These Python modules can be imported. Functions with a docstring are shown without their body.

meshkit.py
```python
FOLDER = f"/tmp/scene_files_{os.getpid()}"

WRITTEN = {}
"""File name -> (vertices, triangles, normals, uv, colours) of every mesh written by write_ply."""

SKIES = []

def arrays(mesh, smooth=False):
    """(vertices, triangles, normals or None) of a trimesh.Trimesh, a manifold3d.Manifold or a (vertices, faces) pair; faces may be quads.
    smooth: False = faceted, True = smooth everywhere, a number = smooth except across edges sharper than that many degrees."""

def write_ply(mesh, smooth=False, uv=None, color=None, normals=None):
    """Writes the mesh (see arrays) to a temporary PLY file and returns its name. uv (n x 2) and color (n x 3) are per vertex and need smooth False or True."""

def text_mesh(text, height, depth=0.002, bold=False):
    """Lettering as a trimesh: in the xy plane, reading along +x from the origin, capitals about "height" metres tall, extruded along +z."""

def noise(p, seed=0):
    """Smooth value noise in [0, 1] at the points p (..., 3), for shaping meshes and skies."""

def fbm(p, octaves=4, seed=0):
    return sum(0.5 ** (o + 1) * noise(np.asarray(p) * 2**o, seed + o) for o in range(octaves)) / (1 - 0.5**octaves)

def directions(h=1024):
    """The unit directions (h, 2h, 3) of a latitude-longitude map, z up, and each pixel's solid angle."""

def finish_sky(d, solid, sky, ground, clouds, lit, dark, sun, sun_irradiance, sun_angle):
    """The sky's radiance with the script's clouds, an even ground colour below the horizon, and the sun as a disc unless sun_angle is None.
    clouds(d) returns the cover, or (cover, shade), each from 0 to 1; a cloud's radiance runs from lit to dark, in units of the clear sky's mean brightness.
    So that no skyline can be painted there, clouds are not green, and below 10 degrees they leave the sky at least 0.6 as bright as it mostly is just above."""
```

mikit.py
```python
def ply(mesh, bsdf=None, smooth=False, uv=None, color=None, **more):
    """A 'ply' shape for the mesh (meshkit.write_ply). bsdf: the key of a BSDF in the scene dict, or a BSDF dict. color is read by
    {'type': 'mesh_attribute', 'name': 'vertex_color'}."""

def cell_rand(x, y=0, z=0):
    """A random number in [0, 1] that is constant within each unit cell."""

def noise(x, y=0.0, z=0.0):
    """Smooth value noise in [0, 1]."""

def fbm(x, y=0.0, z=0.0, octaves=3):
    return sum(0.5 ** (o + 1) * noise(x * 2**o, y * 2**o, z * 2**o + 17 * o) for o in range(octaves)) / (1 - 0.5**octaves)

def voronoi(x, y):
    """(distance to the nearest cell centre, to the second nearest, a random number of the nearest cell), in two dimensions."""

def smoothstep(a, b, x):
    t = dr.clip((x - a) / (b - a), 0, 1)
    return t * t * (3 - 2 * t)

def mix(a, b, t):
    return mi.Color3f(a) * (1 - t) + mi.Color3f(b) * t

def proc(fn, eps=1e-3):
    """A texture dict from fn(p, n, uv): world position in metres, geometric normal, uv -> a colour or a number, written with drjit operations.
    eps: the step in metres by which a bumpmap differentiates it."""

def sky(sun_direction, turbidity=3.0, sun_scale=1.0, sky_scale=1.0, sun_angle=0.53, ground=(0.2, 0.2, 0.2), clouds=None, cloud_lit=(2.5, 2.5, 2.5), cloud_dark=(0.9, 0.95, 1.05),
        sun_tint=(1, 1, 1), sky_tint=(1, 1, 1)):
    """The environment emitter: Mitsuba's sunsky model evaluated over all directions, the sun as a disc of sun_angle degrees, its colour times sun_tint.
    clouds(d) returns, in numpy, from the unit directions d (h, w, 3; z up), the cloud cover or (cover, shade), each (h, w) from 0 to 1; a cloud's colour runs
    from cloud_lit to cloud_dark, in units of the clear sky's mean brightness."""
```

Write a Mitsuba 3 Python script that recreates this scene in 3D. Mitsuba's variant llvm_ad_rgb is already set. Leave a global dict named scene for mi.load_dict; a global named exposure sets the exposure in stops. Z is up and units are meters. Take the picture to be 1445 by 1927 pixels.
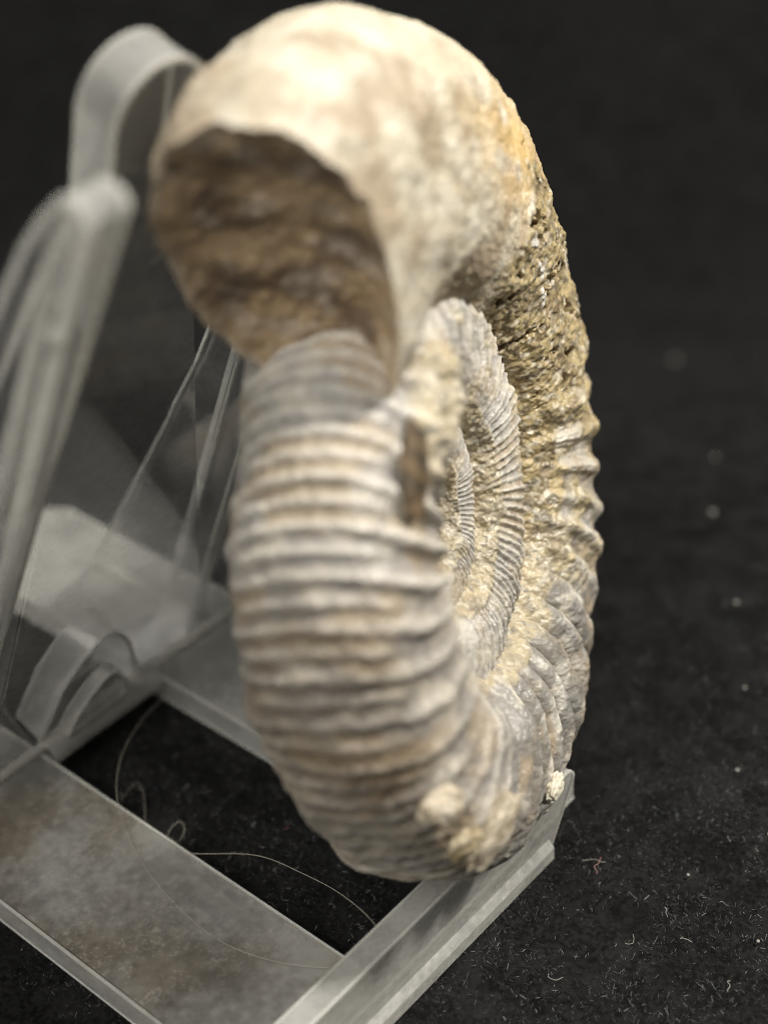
import math
import numpy as np, trimesh, shapely, manifold3d as m3, drjit as dr, mitsuba as mi, mikit, meshkit
from shapely.geometry import Polygon
from mikit import proc, noise, fbm, smoothstep, mix
T4 = mi.ScalarTransform4f

# ---------------------------------------------------------------- camera, lamps, exposure
H = 0.087                                   # camera height above the top of the stand's arms, in metres; lengths below are in units of H
CR = np.array([[0.75655475, 0.650823, -0.06367364], [0.34152187, -0.47627734, -0.81026089], [-0.55766274, 0.59126078, -0.58260017]])  # rows: right, down, forward
EYE = np.array([0, 0, 1.0])
FOCUS, LENS = 1.27, 0.0015
scene, labels = {}, {}
eye, fwd, up = EYE * H, CR[2], -CR[1]
scene['camera'] = dict(type='thinlens', fov=2 * math.degrees(math.atan(722.5 / 2977.55)), fov_axis='x', aperture_radius=LENS, focus_distance=FOCUS * H,
                       near_clip=0.005, far_clip=20.0, to_world=T4().look_at(origin=eye.tolist(), target=(eye + fwd).tolist(), up=up.tolist()))
exposure = 0.35


def lamp(key, pos, target, radius, power, tint, label, cat):
    pos, target = np.array(pos, float), np.array(target, float)
    disk = trimesh.creation.cylinder(radius, 0.0001, sections=40)
    z = (target - pos) / np.linalg.norm(target - pos)
    m = T4().look_at(origin=pos.tolist(), target=target.tolist(), up=[0.1, 0.2, 1])
    area = math.pi * radius ** 2
    scene[key] = dict(type='disk', to_world=m @ T4().scale(radius), bsdf=dict(type='diffuse', reflectance=dict(type='rgb', value=0.5)),
                      emitter=dict(type='area', radiance=dict(type='rgb', value=[power / area * c for c in tint])))
    labels[key] = dict(label=label, category=cat)


AIM = np.array([-0.65, 0.72, 0.3]) * H
lamp('desk_lamp', AIM + 0.60 * np.array([0.45, 0.43, 0.785]), AIM, 0.035, 1.22, (1.0, 0.955, 0.88), 'round warm desk lamp head shining down from the right', 'lamp')
lamp('fill_lamp', AIM + 1.3 * np.array([0.10, -0.62, 0.78]), AIM, 0.40, 3.0, (1.0, 0.97, 0.92), 'broad pale fill light, added and unseen, high over the near side', 'lamp')  # added fill, no source seen; lifts the shaded mouth and the plastic


# ---------------------------------------------------------------- materials
def rgb(*c):
    return dict(type='rgb', value=list(c))


def dust_fn(lo, hi, scale):
    def fn(p, n, uv):
        a = fbm(p.x * scale, p.y * scale, p.z * scale, 4)
        s = fbm(p.x * scale * 14, p.y * scale * 14, p.z * scale * 14, 2)
        return lo + (hi - lo) * smoothstep(0.28, 0.72, a * 0.72 + s * 0.28)
    return fn


def grime(p, n, uv):
    a = smoothstep(0.36, 0.66, fbm(p.x * 150, p.y * 150 + 3, p.z * 150, 4))
    b = fbm(p.x * 5200, p.y * 5200, p.z * 5200, 2) * 0.72 + 0.28 * fbm(p.x * 420, p.y * 420, p.z * 420, 2)
    c = noise(p.x * 2900, p.y * 2900, p.z * 2900) + 0.10 * smoothstep(0.5, 0.7, fbm(p.x * 210, p.y * 210, p.z * 210, 2))
    body = mix((0.68, 0.67, 0.63), (0.50, 0.43, 0.335), a)
    return mix(mix(body, (0.82, 0.79, 0.72), 0.8 * smoothstep(0.56, 0.72, b)), (0.85, 0.83, 0.78), smoothstep(0.94, 1.0, c))


def clean(p, n, uv):
    b = fbm(p.x * 700, p.y * 700, p.z * 700, 3)
    return mix((0.76, 0.76, 0.72), (0.95, 0.94, 0.89), b)


def acrylic(key, lo, hi, scale, tint):
    """Clear plastic whose surface carries a film of dust and scuffs that scatters light to both sides."""
    scene[key] = dict(type='blendbsdf', weight=proc(dust_fn(lo, hi, scale), 5e-5), bsdf_0=dict(type='thindielectric', int_ior=1.49),
                      bsdf_1=dict(type='principledthin', base_color=proc(tint, 5e-5), roughness=0.25, diff_trans=0.9, spec_trans=0.0, eta=1.49))


acrylic('acrylic_clear', 0.025, 0.10, 180, clean)
acrylic('acrylic_dusty', 0.24, 0.78, 120, grime)
acrylic('acrylic_rib', 0.42, 0.66, 320, clean)
acrylic('acrylic_hazy', 0.28, 0.66, 160, clean)
scene['acrylic_edge'] = dict(type='principledthin', base_color=proc(clean, 5e-5), roughness=0.5, diff_trans=0.9, spec_trans=0.1, eta=1.49)  # glow of light piped through the plastic, put in as a pale colour
scene['velvet'] = dict(type='twosided', bsdf=dict(type='principled', base_color=proc(lambda p, n, uv: mix((0.0035, 0.0035, 0.0035), (0.0185, 0.0185, 0.018), smoothstep(0.25, 0.8, 0.5 * fbm(p.x * 500, p.y * 500, p.z * 500, 3) + 0.5 * fbm(p.x * 3800, p.y * 3800, p.z * 3800, 2))), 5e-5), roughness=0.95, specular=0.1, sheen=0.03))
VC = dict(type='mesh_attribute', name='vertex_color')
scene['fibre'] = dict(type='twosided', bsdf=dict(type='principled', base_color=VC, roughness=0.40, specular=0.5))
scene['lint'] = dict(type='twosided', bsdf=dict(type='principled', base_color=rgb(0.33, 0.31, 0.28), roughness=0.4, specular=0.5))
scene['lint_red'] = dict(type='twosided', bsdf=dict(type='principled', base_color=rgb(0.50, 0.24, 0.22), roughness=0.4, specular=0.5))
scene['hair_keratin'] = dict(type='twosided', bsdf=dict(type='principled', base_color=rgb(0.52, 0.47, 0.38), roughness=0.35, specular=0.5))
scene['shell_stone'] = dict(type='twosided', bsdf=dict(type='bumpmap', scale=1.0, nested_texture=proc(lambda p, n, uv: 0.00010 * fbm(p.x * 4200, p.y * 4200, p.z * 4200, 3), 4e-5),
                                                       bsdf=dict(type='principled', base_color=VC, roughness=0.40, specular=0.5)))
scene['chip_white'] = dict(type='twosided', bsdf=dict(type='principled', base_color=proc(lambda p, n, uv: mix((0.62, 0.54, 0.38), (0.85, 0.8, 0.68), fbm(p.x * 3000, p.y * 3000, p.z * 3000, 3)), 5e-5), roughness=0.55))


def speckled(a, b, s):
    return dict(type='twosided', bsdf=dict(type='principled', roughness=0.65, specular=0.3, base_color=proc(lambda p, n, uv: mix(a, b, smoothstep(0.3, 0.7, fbm(p.x * s, p.y * s, p.z * s, 4))), 5e-5)))


scene['chip_tan'] = speckled((0.40, 0.33, 0.23), (0.74, 0.66, 0.52), 900)
scene['chip_ochre'] = speckled((0.30, 0.23, 0.12), (0.62, 0.54, 0.38), 1100)
scene['pit_shade'] = speckled((0.05, 0.04, 0.025), (0.16, 0.11, 0.06), 1100)


# ---------------------------------------------------------------- helpers
def put(key, mesh, bsdf, smooth=30, color=None):
    v, f, _ = meshkit.arrays(mesh)
    scene[key] = mikit.ply(trimesh.Trimesh(v * H, f, process=False), bsdf, smooth, color=color)


def man(t):
    return m3.Manifold(m3.Mesh(np.asarray(t.vertices, np.float32), np.asarray(t.faces, np.uint32)))


def slab(poly, axes, origin, a, b, bevel=0.003):
    """A polygon in the plane (axes[0], axes[1]) through origin, extruded from a to b along axes[2], with chamfered rims."""
    P = Polygon(poly) if not isinstance(poly, Polygon) else poly
    rings = []
    ax = np.array(axes, float)
    layers = [(P.buffer(-bevel, join_style=1), a), (P, a + bevel), (P, b - bevel), (P.buffer(-bevel, join_style=1), b)]
    M = None
    for (p0, z0), (p1, z1) in zip(layers[:-1], layers[1:]):
        pass
    core = trimesh.creation.extrude_polygon(P, b - a - 2 * bevel, engine='earcut'); core.apply_translation([0, 0, a + bevel])
    thin = trimesh.creation.extrude_polygon(P.buffer(-bevel, join_style=1), b - a, engine='earcut'); thin.apply_translation([0, 0, a])
    mm = man(core) + man(thin)
    me = mm.to_mesh(); v = me.vert_properties[:, :3] @ ax + np.array(origin, float)
    f = me.tri_verts
    if np.linalg.det(ax) < 0:
        f = f[:, ::-1]
    return trimesh.Trimesh(v, f, process=False)


def box(x0, x1, y0, y1, z0, z1, bevel=0.004):
    return slab([(x0, y0), (x1, y0), (x1, y1), (x0, y1)], np.eye(3), (0, 0, 0), z0, z1, bevel)


def tube(pts, rad, sides=6):
    p = np.asarray(pts, float)
    t = np.gradient(p, axis=0); t /= np.linalg.norm(t, axis=1, keepdims=True) + 1e-12
    a = np.cross(t, [0.31, 0.2, 0.93]); a /= np.linalg.norm(a, axis=1, keepdims=True) + 1e-12
    b = np.cross(t, a); ang = np.arange(sides) * 2 * np.pi / sides
    r = np.broadcast_to(rad, (len(p),))
    v = p[:, None] + r[:, None, None] * (np.cos(ang)[None, :, None] * a[:, None] + np.sin(ang)[None, :, None] * b[:, None])
    i, j = np.meshgrid(np.arange(len(p) - 1), np.arange(sides), indexing='ij')
    q = np.stack([i * sides + j, i * sides + (j + 1) % sides, (i + 1) * sides + (j + 1) % sides, (i + 1) * sides + j], -1).reshape(-1, 4)
    return v.reshape(-1, 3), np.vstack([q[:, [0, 1, 2]], q[:, [0, 2, 3]]])


def spline(pts, n):
    from scipy.interpolate import CubicSpline
    p = np.asarray(pts, float)
    s = np.r_[0, np.cumsum(np.linalg.norm(np.diff(p, axis=0), axis=1))]
    return CubicSpline(s, p)(np.linspace(0, s[-1], n))


# ---------------------------------------------------------------- setting: black velvet
def ground_z(x, y):
    """Flat under the stand; farther off the cloth sags away from the block it lies on and is then drawn up behind as a backdrop."""
    d = np.maximum(0, (-(x + 0.62) * 0.5 + (y - 0.98) * 0.87))
    return -0.033 - 0.40 * np.minimum(d, 2.6) ** 2 / (np.minimum(d, 2.6) + 0.4) + 0.55 * np.maximum(0, d - 2.0) ** 2


g = np.r_[np.linspace(-4.6, -1.8, 60), np.linspace(-1.75, 0.3, 380), np.linspace(0.4, 3, 20)]
g2 = np.r_[np.linspace(-2.5, 0, 20), np.linspace(0.02, 2.0, 380), np.linspace(2.1, 5.6, 60)]
GX, GY = np.meshgrid(g, g2, indexing='ij')
GZ = ground_z(GX, GY)
GZ = GZ + 0.006 * (meshkit.fbm(np.stack([GX * 30, GY * 30, GX * 0], -1), 3) - 0.6) + 0.07 * (meshkit.fbm(np.stack([GX * 1.5, GY * 1.5, GX * 0 + 5], -1), 3) - 0.5) * np.clip(np.abs(GZ + 0.033) * 4, 0, 3)
nx, ny = GX.shape
idx = np.arange(nx * ny).reshape(nx, ny)
quads = np.stack([idx[:-1, :-1], idx[1:, :-1], idx[1:, 1:], idx[:-1, 1:]], -1).reshape(-1, 4)
put('ground', (np.stack([GX, GY, GZ], -1).reshape(-1, 3), quads), 'velvet', True)
labels['ground'] = dict(label='black velvet cloth under the stand', kind='structure')

# ---------------------------------------------------------------- the ammonite
SC = 0.93
C0 = (SC * np.array([0.028268405, 0.012449305, 1.293769485])) @ CR + EYE
yaw, roll = 0.347454106, -0.052935451
n_c = np.array([math.cos(yaw) * math.cos(roll), math.cos(yaw) * math.sin(roll), -math.sin(yaw)])
u_c = np.array([0, -1, 0.0]); u_c -= (u_c @ n_c) * n_c; u_c /= np.linalg.norm(u_c)
f_c = np.cross(n_c, u_c); f_c *= -np.sign(f_c[2])
AN, AU, AF = n_c @ CR, u_c @ CR, f_c @ CR         # axis, up and towards the viewer, in the world
R0, KG, TH0 = SC * 0.43370455, 0.10236827, 0.617201661
ASP, WB, OV = 0.563827134, -0.378547701, 0.800807812


def sstep(a, b, x):
    t = np.clip((x - a) / (b - a), 0, 1)
    return t * t * (3 - 2 * t)


def gauss(x):
    return np.exp(-x * x)


def shell_point(t, phi, extra=0.0):
    """t: angle back from the aperture; phi: round the whorl, 0 = outer edge, pi/2 = the right flank, pi = inner side."""
    r = R0 * np.exp(-KG * t)
    hw = r * (1 - np.exp(-KG * 2 * np.pi) * OV)
    ww = ASP * r * np.exp(WB * np.exp(-np.maximum(t, -0.5) / 1.2))
    cs, sn = np.cos(phi), np.sin(phi)
    e = 2 / 2.3
    a, b = np.sign(cs) * np.abs(cs) ** e, np.sign(sn) * np.abs(sn) ** e
    lat = ww / 2 * b
    lat = lat * (1 + 0.05 * sstep(6.4, 8.5, t) * (b > 0) + np.where(b < 0, 0.16 * gauss((t - 5.4) / 0.6) + 0.46 * sstep(5.75, 6.6, t) * (1 - sstep(7.0, 8.0, t)), 0.10 * gauss((t - 0.9) / 0.5)))
    # the walls move out along the ellipse normal by extra
    nrm = np.stack([a / hw, b / ww], -1); nrm /= np.linalg.norm(nrm, axis=-1, keepdims=True) + 1e-9
    rad = r - hw / 2 + hw / 2 * a + extra * nrm[..., 0]
    lat = lat + extra * nrm[..., 1]
    ang = TH0 + t
    return C0 + rad[..., None] * (np.cos(ang)[..., None] * AF + np.sin(ang)[..., None] * AU) + lat[..., None] * AN


def col(*c):
    return np.array(c, float)


def lerp(a, b, w):
    return a + (b - a) * w[..., None]


def shell_fields(t, phi):
    """Relief (in units of H) and colour of the fossil at (t, phi)."""
    r = R0 * np.exp(-KG * t)
    P0 = shell_point(t, phi)
    q = P0 * 87.0                                   # millimetres
    F = lambda s, o=4, k=0: meshkit.fbm(q * s + k * 7.3, o, k)
    ven = np.abs(np.where(phi > np.pi, phi - 2 * np.pi, phi))            # 0 at the outer edge
    right = (phi > 0) & (phi < np.pi)
    flank = sstep(0.55, 1.15, ven)
    dors = sstep(1.9, 2.7, ven)
    warp = 0.010 * (F(0.12, 2, 3) - 0.5)
    ph = t + 0.085 * (1 - np.cos(np.minimum(ven, 2.4) * 1.15)) + warp
    prim = np.cos(2 * np.pi * ph / 0.142)
    sec = np.cos(2 * np.pi * ph / 0.071)
    leftside = phi > np.pi
    amp = sstep(1.5, 2.6, t) * (0.7 + 0.6 * F(0.3, 2, 5))
    amp = amp * np.where(leftside, 1 - 0.8 * sstep(0.5, 1.2, ven), 1.0) * (1 - 0.45 * sstep(4.2, 4.7, t) * (1 - sstep(5.0, 5.5, t)))
    ribs = r * amp * (0.0066 * sec * (1 - flank * 0.7) * (1 - dors) + 0.019 * prim * (flank * (1 - dors) + 0.12 * (1 - flank)))
    late = sstep(2.5, 3.1, t)
    side = right * sstep(1.85, 2.35, t) * (1 - sstep(4.0, 4.6, t)) * sstep(0.15, 0.5, ven)
    ribs = ribs * (1 - side) + side * r * (0.025 * ((1 - late) * (0.5 + 0.5 * prim) ** 1.6 + late * 1.7 * np.abs(np.cos(np.pi * ph / 0.160)) ** 0.65) - 0.010 - 0.022 * late) * (1 - 0.9 * dors) * (0.75 + 0.5 * F(0.35, 2, 15))
    inner = sstep(6.3, 6.8, t)
    ribs = ribs * (1 - inner) + inner * r * 0.009 * (0.8 * sec + 0.35 * prim) * (0.5 + F(0.5, 2, 16)) * (1 - dors)
    # crust of matrix
    region = np.where(right, sstep(0.85, 1.5, ven), 0.0) * (sstep(0.7, 1.2, t) * (1 - 0.35 * sstep(1.7, 2.3, t)) * (1 - sstep(2.6, 3.5, t)) + 0.9 * sstep(2.1, 2.6, ven) * sstep(1.0, 1.6, t))
    region = region + right * 0.50 * sstep(6.5, 6.9, t) * sstep(0.7, 1.4, ven)
    crust = sstep(0.40, 0.56, F(0.42, 4, 1) * 0.6 + 0.52 * region - 0.16) * np.minimum(1, region * 2)
    crust = np.clip(crust, 0, 1)
    gran = F(2.4, 2, 2) - 0.5
    lump = F(0.55, 3, 9) - 0.5
    pits = sstep(0.60, 0.71, F(0.70, 4, 11)) * crust * (1 - sstep(1.6, 2.2, t))
    patch = np.clip(gauss((t - 6.2) / 0.30) * gauss((ven - 1.42) / 0.30) * 1.5 * right * (0.6 + 0.9 * F(0.4, 3, 12)), 0, 1)
    rel = ribs * (1 - 0.30 * crust) * (1 - 0.8 * patch) + patch * (0.016 + 0.012 * lump + 0.005 * gran) + crust * (0.0025 + 0.0042 * gran + 0.0080 * lump) - 0.012 * pits
    wob = 0.25 * (F(0.9, 3, 17) - 0.5)
    white = sum(sstep(0.5, 0.75, gauss((t - a) / 0.075) * gauss((phi - b - 0.35 * (t - a) + wob) / 0.075)) for a, b in ((1.12, 1.90), (1.27, 1.95), (1.40, 2.03))) * right
    rel = rel + 0.0012 * white
    smooth_part = 1 - sstep(1.6, 2.6, t)
    rel = rel + 0.004 * (F(1.6, 3, 4) - 0.5) * (1 - crust) + 0.010 * (F(0.3, 2, 6) - 0.5) + 0.0009 * np.cos(2 * np.pi * (ph + 0.02 * F(0.4, 2, 8)) / 0.026) * smooth_part * flank * (1 - crust)
    # colour
    blot = sstep(0.47, 0.62, F(0.28, 4, 21)); blot2 = sstep(0.45, 0.65, F(0.6, 4, 22)); fine = F(3.0, 3, 23)
    cream = lerp(col(0.68, 0.615, 0.475), col(0.47, 0.385, 0.275), 0.95 * blot)
    qs = np.stack([ph * 17, np.cos(phi) * 2.6, np.sin(phi) * 2.6], -1)
    streak = sstep(0.45, 0.66, meshkit.fbm(qs, 4, 25))
    cream = lerp(cream, col(0.80, 0.76, 0.64), 0.6 * blot2 * (1 - blot))
    cream = lerp(cream, col(0.44, 0.36, 0.26), 0.6 * streak * sstep(0.30, 0.55, F(0.2, 2, 26)))
    grey = lerp(col(0.36, 0.34, 0.31), col(0.54, 0.50, 0.42), blot2)
    grey = lerp(grey, col(0.40, 0.30, 0.18), 0.6 * blot)
    dark_plate = right * sstep(2.5, 2.9, t) * (1 - sstep(4.0, 4.5, t)) * sstep(0.5, 0.9, ven) * (1 - sstep(0.46, 0.60, F(0.5, 4, 38)))
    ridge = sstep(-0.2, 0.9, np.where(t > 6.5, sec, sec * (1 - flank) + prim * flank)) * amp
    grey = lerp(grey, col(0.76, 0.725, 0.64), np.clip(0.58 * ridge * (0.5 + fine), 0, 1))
    grey = lerp(grey, col(0.215, 0.205, 0.185), 0.75 * dark_plate)
    low = sstep(3.9, 4.7, t) * (1 - sstep(5.2, 5.9, t)) * (1 - 0.5 * flank)
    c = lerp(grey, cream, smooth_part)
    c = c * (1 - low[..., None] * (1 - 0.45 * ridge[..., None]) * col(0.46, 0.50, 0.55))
    orange = gauss((t - 1.0) / 0.40) * gauss((ven - 1.40) / 0.42) * right
    c = lerp(c, col(0.66, 0.45, 0.17), 0.9 * orange * sstep(0.25, 0.5, F(0.5, 3, 31)))
    ochre = lerp(col(0.52, 0.41, 0.21), col(0.30, 0.235, 0.13), sstep(0.45, 0.65, F(0.8, 3, 33)))
    ochre = lerp(ochre, col(0.68, 0.61, 0.46), sstep(0.52, 0.72, F(1.9, 2, 34)))
    ochre = lerp(ochre, col(0.085, 0.07, 0.045), 0.7 * sstep(0.56, 0.70, F(1.5, 2, 35)))
    ochre = lerp(ochre, col(0.20, 0.14, 0.07), 0.5 * sstep(0.5, 0.64, F(0.45, 4, 37)) * (1 - sstep(2.0, 2.6, t)))
    ochre = lerp(ochre, ochre * 0.45 + col(0.34, 0.315, 0.26), 0.7 * sstep(2.2, 3.0, t))
    c = lerp(c, ochre, 0.92 * crust)
    c = lerp(c, lerp(cream, ochre, sstep(0.4, 0.6, F(0.5, 3, 36))), 0.9 * sstep(0.15, 0.5, patch))
    c = lerp(c, col(0.14, 0.10, 0.055), 0.6 * pits)
    c = lerp(c, col(0.86, 0.83, 0.76), 0.9 * white)
    c = c * (0.86 + 0.28 * fine[..., None])
    return rel, np.clip(c, 0.02, 0.92)


def lip(phi):
    """Where the broken edge of the aperture runs; negative = further forward."""
    p = np.stack([np.cos(phi) * 2.2, np.sin(phi) * 2.2, phi * 0], -1)
    j = 0.09 * (meshkit.fbm(p * 0.9, 2, 4) - 0.5) + 0.035 * (meshkit.fbm(p * 4, 2, 5) - 0.5)
    flange = -0.20 * gauss((phi - 2.15) / 0.62)
    return j + flange


def spaced(lo, hi, n, knots, dens, closed=True):
    """n values from lo to hi, closer together where the density is higher."""
    x = np.linspace(lo, hi, 4000)
    cdf = np.r_[0, np.cumsum(np.interp(0.5 * (x[1:] + x[:-1]), knots, dens))]
    return np.interp(np.linspace(0, cdf[-1], n, endpoint=closed), cdf, x)


NT, NP, TEND = 2900, 320, 3.1 * 2 * np.pi
tb = spaced(0, TEND, NT, [0, 0.6, 1.0, 4.4, 4.9, 6.4, 6.8, 20], [1, 1, 2.6, 2.6, 1.2, 1.2, 1.0, 0.55])
phi = spaced(0, 2 * np.pi, NP, [0, 0.5, 0.9, 2.5, 2.9, 3.4, 6.3], [1, 1, 2.2, 2.2, 1, 0.8, 1], False)
TB, PH = np.meshgrid(tb, phi, indexing='ij')
L0 = lip(phi)
TT = L0[None, :] * (1 - sstep(0.0, 1.6, TB)) + TB
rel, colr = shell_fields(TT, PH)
rimfade = sstep(0.0, 0.08, TB)
V = shell_point(TT, PH, rel * rimfade - 0.004 * (1 - rimfade))


def grid_faces(nu, nv, wrap=True):
    i = np.arange(nu * nv).reshape(nu, nv)
    j = np.roll(i, -1, 1) if wrap else i[:, 1:]
    k = i if wrap else i[:, :-1]
    return np.stack([k[:-1], j[:-1], j[1:], k[1:]], -1).reshape(-1, 4)


def oriented(v, f, outward=True):
    m = trimesh.Trimesh(v, np.vstack([f[:, [0, 1, 2]], f[:, [0, 2, 3]]]), process=False)
    return m


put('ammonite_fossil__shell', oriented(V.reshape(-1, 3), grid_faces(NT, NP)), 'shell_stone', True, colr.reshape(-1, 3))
# the broken mouth: a hollowed, rough fill of matrix inside the lip
NR = 110
rr = np.linspace(1, 0, NR)
RR, PA = np.meshgrid(rr, phi, indexing='ij')
tl = lip(PA) + 0.0
rim = shell_point(tl, PA, -0.004 + 0 * tl)
mid = 0.5 * (shell_point(np.array([[0.02]]), np.array([[0.0]])) + shell_point(np.array([[0.02]]), np.array([[np.pi]])))
flat = shell_point(0 * PA, PA, -0.004 + 0 * tl)
inner = mid + (flat - mid) * RR[..., None] + (rim - flat) * (RR ** 6)[..., None]
q = inner * 87.0
tang = -np.sin(TH0) * AF + np.cos(TH0) * AU        # backwards along the whorl at the aperture
hole = (1 - RR ** 3)
deep = 0.012 * hole * (0.7 + 0.6 * meshkit.fbm(q * 0.16, 2, 41)) + 0.020 * hole * (meshkit.fbm(q * 0.45, 4, 42) - 0.5) + 0.005 * np.minimum(1, (1 - RR) * 12) * (meshkit.fbm(q * 1.6, 4, 43) - 0.5)
inner = inner + deep[..., None] * tang
b1 = sstep(0.42, 0.62, meshkit.fbm(q * 0.35, 4, 44)); b2 = sstep(0.5, 0.68, meshkit.fbm(q * 0.8, 3, 45))
cf = lerp(col(0.45, 0.325, 0.19), col(0.18, 0.125, 0.08), b1)
cf = lerp(cf, col(0.60, 0.52, 0.42), 0.6 * b2)
cf = lerp(cf, col(0.55, 0.47, 0.36), sstep(0.90, 0.99, RR) * 0.7)
cf = cf * (0.8 + 0.4 * meshkit.fbm(q * 3, 2, 46)[..., None])
put('ammonite_fossil__aperture', oriented(inner.reshape(-1, 3), grid_faces(NR, NP)), 'shell_stone', True, np.clip(cf, 0.02, 0.9).reshape(-1, 3))
labels['ammonite_fossil'] = dict(label='cream and grey ribbed ammonite fossil with ochre crust, upright in the clear stand', category='fossil')
labels['ammonite_fossil__aperture'] = dict(label='broken brown hollow mouth of the shell')


def blob(seed, size, squash, rough=0.25):
    m = trimesh.creation.icosphere(4, 1.0)
    v = m.vertices * (1 + rough * (meshkit.fbm(m.vertices * 2.4 + seed * 5.1, 4, seed)[:, None] - 0.5) * 2)
    return v * np.array(squash) * size, m.faces


def stick_on(key, t, ph, size, squash, seed, bsdf, lift=0.0, label=None):
    t, ph = np.array(t, float), np.array(ph, float)
    p = shell_point(t, ph); e = 1e-3
    a = shell_point(t + e, ph) - p; a /= np.linalg.norm(a)
    b = shell_point(t, ph + e) - p; b -= (b @ a) * a; b /= np.linalg.norm(b)
    nn = np.cross(a, b); o = shell_point(t, ph, np.array(0.01)) - p
    nn *= np.sign(nn @ o)
    b = np.cross(nn, a)
    v, f = blob(seed, size, squash, 0.38)
    put(key, trimesh.Trimesh(v @ np.array([a, b, nn]) + p + nn * lift, f, process=False), bsdf, True)
    if label:
        labels[key] = dict(label=label)
stick_on('ammonite_fossil__nodule', 4.74, 0.77, 0.0145, (0.85, 1.1, 0.7), 3, 'chip_tan', 0.004, 'small round pinkish cream nodule on the lower ribs')
stick_on('ammonite_fossil__nodule_001', 4.47, 0.76, 0.015, (1.2, 1.0, 0.45), 8, 'chip_ochre', 0.003, 'ochre nodule below the round cream one')
stick_on('ammonite_fossil__shell_chip', 4.38, 1.03, 0.024, (0.9, 1.3, 0.34), 11, 'chip_tan', 0.004, 'pale raised chip of shell at the lower right edge of the fossil')
stick_on('ammonite_fossil__crumb', 3.74, 1.28, 0.011, (1.6, 0.9, 0.6), 14, 'chip_white', 0.003, 'white crumb of matrix beside the front lip')
stick_on('ammonite_fossil__cavity_shade', 5.86, 1.16, 0.017, (1.9, 0.7, 0.35), 50, 'pit_shade', 0.004, 'dark patch painted in for the shade of a cavity under the broken edge of the mouth')  # raised dark blob; its colour stands in for the shade inside a hole

# ---------------------------------------------------------------- the clear easel stand
E3 = np.eye(3)
XYZ = np.eye(3)
XZY = [[1, 0, 0], [0, 0, 1], [0, 1, 0]]


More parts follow.
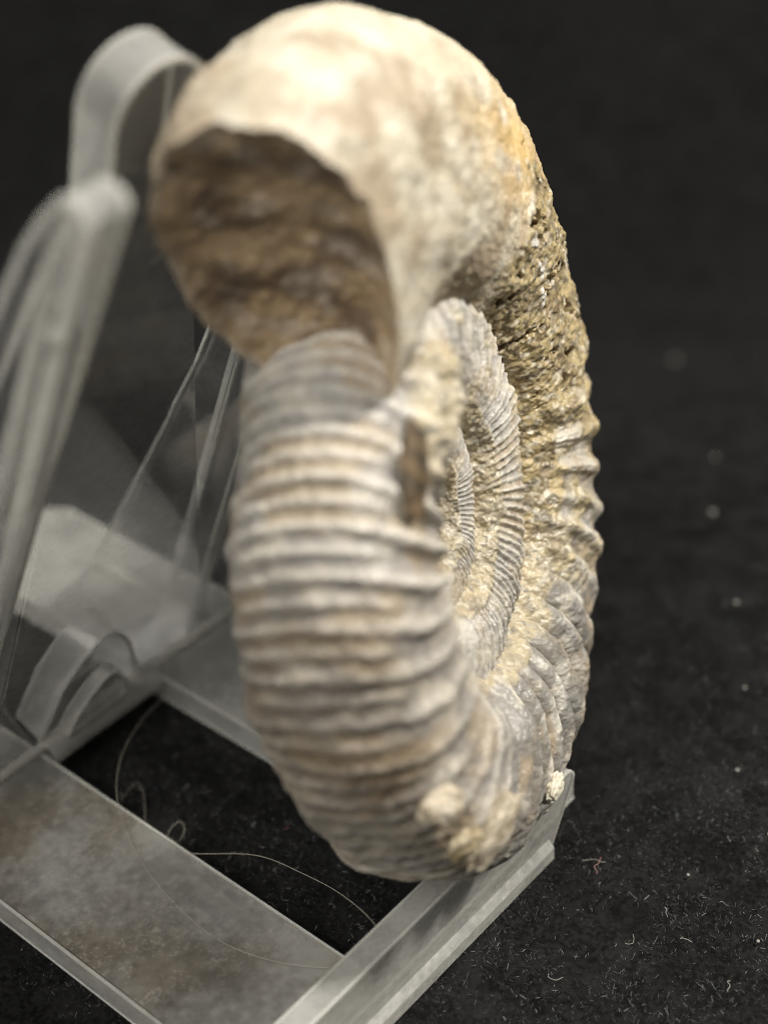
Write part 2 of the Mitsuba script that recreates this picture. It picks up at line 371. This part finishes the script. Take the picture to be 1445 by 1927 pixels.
def edged(key, poly, axes, origin, a, b, body, w=0.004, rim=True):
    """A plate of clear plastic and, as a part of it, its edge all the way round, with the edge glow put into the colour."""
    poly = Polygon(poly) if not isinstance(poly, Polygon) else poly
    put(key, slab(poly.buffer(-0.0012, join_style=1), axes, origin, a, b, 0.002), body, 30)
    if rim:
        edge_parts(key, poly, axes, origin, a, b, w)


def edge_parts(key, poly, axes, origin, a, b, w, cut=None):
    """The edge of a plate: a hazy band round its thickness and the arrises on both sides of it, coloured bright for the light piped to them."""
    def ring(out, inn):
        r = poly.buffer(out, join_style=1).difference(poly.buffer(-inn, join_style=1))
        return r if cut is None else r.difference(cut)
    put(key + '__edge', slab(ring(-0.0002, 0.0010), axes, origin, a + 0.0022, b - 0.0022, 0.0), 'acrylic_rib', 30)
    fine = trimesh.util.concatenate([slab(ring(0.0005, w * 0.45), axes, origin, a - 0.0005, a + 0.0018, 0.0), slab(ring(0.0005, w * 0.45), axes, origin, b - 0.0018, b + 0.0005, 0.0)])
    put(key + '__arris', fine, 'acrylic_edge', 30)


# arms: bottom z = -0.03, top z = 0
edged('display_easel__arm', shapely.box(-1.25, 0.412, -0.5665, 0.545), XYZ, (0, 0, 0), -0.030, 0.0, 'acrylic_dusty', 0.0035)
edged('display_easel__arm_001', Polygon([(-1.29, 0.70), (-1.27, 0.684), (-0.5665, 0.684), (-0.5665, 0.815), (-1.25, 0.815), (-1.285, 0.79)]), XYZ, (0, 0, 0), -0.030, 0.0, 'acrylic_hazy', 0.004)
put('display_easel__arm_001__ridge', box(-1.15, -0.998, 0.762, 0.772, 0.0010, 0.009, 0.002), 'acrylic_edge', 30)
# front lip
YZX = [[0, 1, 0], [0, 0, 1], [1, 0, 0]]
lipface = Polygon([(0.30, -0.030), (0.748, -0.030), (0.784, 0.034), (0.784, 0.046), (0.30, 0.046)]).buffer(-0.009).buffer(0.009)
edged('display_easel__front_lip', lipface, YZX, (0, 0, 0), -0.5662, -0.545, 'acrylic_hazy', 0.0035)
put('display_easel__front_lip__moulding', slab(Polygon([(-0.5442, -0.029), (-0.5385, -0.029), (-0.5385, -0.016), (-0.5442, -0.009)]), XZY, (0, 0, 0), 0.302, 0.748, 0.001), 'acrylic_hazy', 30)
# wedge side panels: profiles in x, z
near_prof = Polygon([(-0.996, 0.002), (-0.617, 0.656), (-0.621, 0.664), (-0.630, 0.667), (-0.639, 0.666), (-0.659, 0.650), (-0.682, 0.627), (-0.712, 0.590), (-0.80, 0.470), (-0.95, 0.25), (-1.12, 0.002)])
edged('display_easel__side_panel', near_prof, XZY, (0, 0, 0), 0.452, 0.480, 'acrylic_clear', 0.011)
for k, rib in enumerate(([(-0.618, 0.655), (-0.609, 0.657), (-0.682, 0.522), (-0.800, 0.305), (-0.812, 0.305), (-0.696, 0.517)], [(-0.641, 0.648), (-0.632, 0.652), (-0.729, 0.474), (-0.830, 0.290), (-0.846, 0.290), (-0.745, 0.468)])):
    put('display_easel__side_panel__rib' + ('' if k == 0 else f'_{k:03d}'), slab(Polygon(rib), XZY, (0, 0, 0), 0.443, 0.4510, 0.002), 'acrylic_rib', 30)
bb = trimesh.creation.icosphere(3, 0.0065); bb.apply_translation([-0.659, 0.4475, 0.579])
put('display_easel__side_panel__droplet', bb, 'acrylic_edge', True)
far_prof = Polygon([(-0.990, 0.002), (-0.70, 0.635), (-0.715, 0.655), (-0.735, 0.640), (-0.913, 0.335), (-1.144, 0.002)])
edged('display_easel__side_panel_001', far_prof, XZY, (0, 0, 0), 0.752, 0.766, 'acrylic_clear', 0.004)
lf = np.array([0.29, 0.633]); lf /= np.linalg.norm(lf); nf = np.array([-lf[1], lf[0]])
b0 = np.array([-0.990, 0.0055])
P_ = Polygon([b0 + nf * 0.022, b0 + nf * 0.031, b0 + nf * 0.031 + lf * 0.64, b0 + nf * 0.022 + lf * 0.64])
put('display_easel__side_panel_001__rib', slab(P_, XZY, (0, 0, 0), 0.744, 0.7510, 0.002), 'acrylic_rib', 30)
# cross rod and foot bar between the arms
v_, f_ = tube([(-0.962, 0.547, 0.0), (-0.962, 0.6, 0.0), (-0.962, 0.682, 0.0)], 0.013, 14)
put('display_easel__cross_rod', trimesh.Trimesh(v_, f_, process=False), 'acrylic_rib', 40)
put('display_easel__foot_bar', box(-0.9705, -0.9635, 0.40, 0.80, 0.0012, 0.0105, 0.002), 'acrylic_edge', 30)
# round-topped tongue standing between the side panels, leaning forward
al = math.radians(20)
A_y, A_s, A_n = np.array([0, 1.0, 0]), np.array([math.sin(al), 0, math.cos(al)]), np.array([math.cos(al), 0, -math.sin(al)])
tg_o = np.array([-0.972, 0, 0.0])


def tongue(yc, w, s0, top, n=24):
    r = w / 2
    th = np.linspace(0, np.pi, n)
    return Polygon([(yc - r, s0), (yc + r, s0)] + [(yc + r * math.cos(x), top - r + r * math.sin(x)) for x in th])


th_ = np.linspace(0, np.pi, 24)
plate = Polygon([(0.484, 0.014), (0.752, 0.014), (0.652, 0.600), (0.652, 0.674)] + [(0.612 + 0.040 * math.cos(x), 0.674 + 0.041 * math.sin(x)) for x in th_[1:-1]] + [(0.572, 0.674), (0.572, 0.600)])
put('display_easel__back_plate', slab(plate.buffer(-0.0012, join_style=1), [A_y, A_s, A_n], tg_o, -0.034, 0.0, 0.002), 'acrylic_clear', 30)
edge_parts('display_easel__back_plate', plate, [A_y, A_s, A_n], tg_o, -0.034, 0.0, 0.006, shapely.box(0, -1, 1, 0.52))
# lopsided arched clip at the foot with a smaller tab standing in front of it
clip = Polygon([(0.548, 0.012), (0.569, 0.071), (0.583, 0.090), (0.597, 0.103), (0.610, 0.112), (0.619, 0.114), (0.628, 0.111), (0.637, 0.101), (0.651, 0.076), (0.668, 0.012)])
edged('display_easel__clip', clip, [A_y, A_s, A_n], tg_o, -0.036, 0.0, 'acrylic_clear', 0.004)
tab = Polygon([(0.566, 0.022), (0.576, 0.046), (0.591, 0.064), (0.604, 0.075), (0.612, 0.078), (0.620, 0.075), (0.626, 0.066), (0.642, 0.028)])
edged('display_easel__clip_tab', tab, [A_y, A_s, A_n], tg_o, 0.003, 0.016, 'acrylic_clear', 0.003)
labels['display_easel'] = dict(label='clear plastic display easel with wedge side panels and flat arms holding the ammonite', category='display stand')

# ---------------------------------------------------------------- hairs, lint, pile
rng = np.random.default_rng(7)


def strand(key, pts, rad, n, label, cat, group=None, bsdf='hair_keratin'):
    v, f = tube(spline(pts, n), rad)
    put(key, trimesh.Trimesh(v, f, process=False), bsdf, True)
    labels[key] = dict(label=label, category=cat, **({'group': group} if group else {}))


strand('hair', [(-0.9271, 0.6839, 0.004), (-0.9182, 0.6431, 0.012), (-0.9001, 0.6021, 0.02), (-0.8753, 0.5622, 0.02), (-0.8568, 0.5434, 0.014), (-0.8297, 0.5268, 0.006), (-0.7942, 0.5125, 0.003), (-0.7526, 0.5012, 0.003),
                (-0.7077, 0.4945, 0.003), (-0.6774, 0.4946, 0.003), (-0.6481, 0.5009, 0.003), (-0.6153, 0.5148, 0.003), (-0.5943, 0.5285, 0.003)], 0.00023, 90,
       'long fine hair looping from the far arm down over the near arm of the stand', 'hair')
strand('hair_001', [(-0.7719, 0.5405, 0.003), (-0.7404, 0.5575, 0.008), (-0.7091, 0.571, 0.014), (-0.6708, 0.5758, 0.018), (-0.6363, 0.577, 0.022), (-0.6031, 0.5723, 0.028), (-0.5626, 0.5542, 0.047)], 0.00023, 60,
       'fine hair arching from the near arm across the dark opening to the front lip', 'hair')
strand('hair_002', [(-0.8144, 0.5571, -0.028), (-0.822, 0.5668, -0.024), (-0.8189, 0.5755, -0.02), (-0.8092, 0.5727, -0.02), (-0.8061, 0.5634, -0.024), (-0.8174, 0.5625, -0.028)], 0.00015, 40,
       'tiny curled hair loop on the velvet beside the near arm', 'hair')
strand('hair_003', [(-0.8787, 0.5596, -0.03), (-0.8903, 0.5795, -0.026), (-0.8872, 0.5852, -0.022), (-0.8723, 0.5808, -0.022), (-0.8464, 0.5561, -0.03)], 0.00015, 40,
       'short bent hair standing on the velvet in the corner of the opening', 'hair')
# brighter lint lying on the pile, in front of the stand and inside its opening
spots = [(-0.431, 0.853, 0), (-0.437, 0.759, 0), (-0.397, 0.792, 0), (-0.508, 0.772, 0), (-0.401, 0.742, 0)]
spots += [(float(x), float(y), 0) for x, y in zip(rng.uniform(-0.52, -0.26, 9), rng.uniform(0.56, 0.92, 9))] + [(float(x), float(y), 1) for x, y in zip(rng.uniform(-0.90, -0.60, 9), rng.uniform(0.565, 0.67, 9))]
m_ = 0
for x, y, inside in spots:
    if not inside and x < -0.535:
        continue
    a = rng.uniform(0, 2 * np.pi); L_ = rng.uniform(0.006, 0.022) * (0.6 if inside else 1); bend = rng.normal(0, 0.9, 5)
    p = [np.array([x, y, float(ground_z(x, y)) + 0.004])]
    for k in range(5):
        a += bend[k] * 0.8
        p.append(p[-1] + np.array([math.cos(a), math.sin(a), rng.uniform(-0.12, 0.2)]) * L_ / 5)
    key = 'lint_fibre' + ('' if m_ == 0 else f'_{m_:03d}'); m_ += 1
    red = m_ % 9 == 4
    where = 'in the opening of the stand' if inside else 'in front of the stand'
    strand(key, p, rng.uniform(0.00014, 0.00030), 16, f"short {'reddish' if red else 'pale'} curled lint fibre on the velvet {where}", 'lint', f"{'reddish' if red else 'pale'} lint fibres {where}", 'lint_red' if red else 'lint')
for k, (x, y, r_) in enumerate([(-0.74, 1.3416, 0.0034), (-1.2307, 2.0635, 0.004), (-0.8492, 1.5362, 0.0025), (-2.2127, 3.3021, 0.006), (-0.52, 1.028, 0.0016), (-0.36, 0.775, 0.0014), (-0.47, 0.93, 0.0016), (-0.41, 0.88, 0.0014), (-0.34, 0.86, 0.0017), (-0.44, 0.80, 0.0013), (-0.60, 1.15, 0.0022)]):
    v, f = blob(70 + k, r_, (1, 1, 0.8))
    key = 'lint_speck' + ('' if k == 0 else f'_{k:03d}')
    put(key, trimesh.Trimesh(v + np.array([x, y, float(ground_z(x, y)) + 0.004]), f, process=False), 'lint', True)
    labels[key] = dict(label='tiny pale speck of lint on the black velvet to the right of the ammonite', category='lint speck', group='lint specks on the velvet')

# pile: short curled fibres of the velvet
NF = 110000
fx = rng.uniform(-1.30, 0.05, NF * 3); fy = rng.uniform(0.38, 1.35, NF * 3)
d = np.maximum(0, (-(fx + 0.62) * 0.5 + (fy - 0.98) * 0.87))
keep = rng.uniform(0, 1, NF * 3) < np.clip(1.2 - 3 * d, 0.12, 1) * sstep(0.20, 0.55, meshkit.fbm(np.stack([fx * 22, fy * 22, fx * 0 + 3], -1), 4))
fx, fy = fx[keep][:NF], fy[keep][:NF]
NF = len(fx)
zz = ground_z(fx, fy)
az = rng.uniform(0, 2 * np.pi, NF); ln_ = rng.gamma(1.6, 0.0011, NF) + 0.0009
K = 2
pts = np.zeros((NF, K, 3)); pts[:, 0] = np.stack([fx, fy, zz - 0.001], -1)
dirn = np.stack([np.cos(az), np.sin(az), rng.uniform(0.2, 1.3, NF)], -1)
for k in range(1, K):
    dirn = dirn + rng.normal(0, 0.55, (NF, 3)); dirn[:, 2] = np.where(k > 1, dirn[:, 2] - 0.4, dirn[:, 2])
    pts[:, k] = pts[:, k - 1] + dirn / np.linalg.norm(dirn, axis=1, keepdims=True) * (ln_ / (K - 1))[:, None]
    pts[:, k, 2] = np.maximum(pts[:, k, 2], zz + 0.0008)
ang3 = np.arange(3) * 2 * np.pi / 3
rad = rng.uniform(0.00007, 0.00020, NF)
tt = np.gradient(pts, axis=1); tt /= np.linalg.norm(tt, axis=2, keepdims=True) + 1e-12
aa = np.cross(tt, [0.31, 0.2, 0.93]); aa /= np.linalg.norm(aa, axis=2, keepdims=True) + 1e-12
bb = np.cross(tt, aa)
vv = pts[:, :, None] + rad[:, None, None, None] * (np.cos(ang3)[None, None, :, None] * aa[:, :, None] + np.sin(ang3)[None, None, :, None] * bb[:, :, None])
base = (np.arange(NF) * K * 3)[:, None, None]
i, j = np.meshgrid(np.arange(K - 1), np.arange(3), indexing='ij')
qd = np.stack([i * 3 + j, i * 3 + (j + 1) % 3, (i + 1) * 3 + (j + 1) % 3, (i + 1) * 3 + j], -1).reshape(1, -1, 4) + base
shade = 0.02 + 0.12 * rng.uniform(0, 1, NF) ** 2 + 0.45 * rng.uniform(0, 1, NF) ** 7
tintf = 1 + rng.normal(0, 0.06, (NF, 3))
cc = np.clip(np.repeat(shade[:, None] * tintf, K * 3, axis=0), 0.01, 0.8)
put('velvet_pile', (vv.reshape(-1, 3), qd.reshape(-1, 4)), 'fibre', True, cc)
labels['velvet_pile'] = dict(label='short curled grey fibres standing up from the black velvet', category='fibres', kind='stuff')
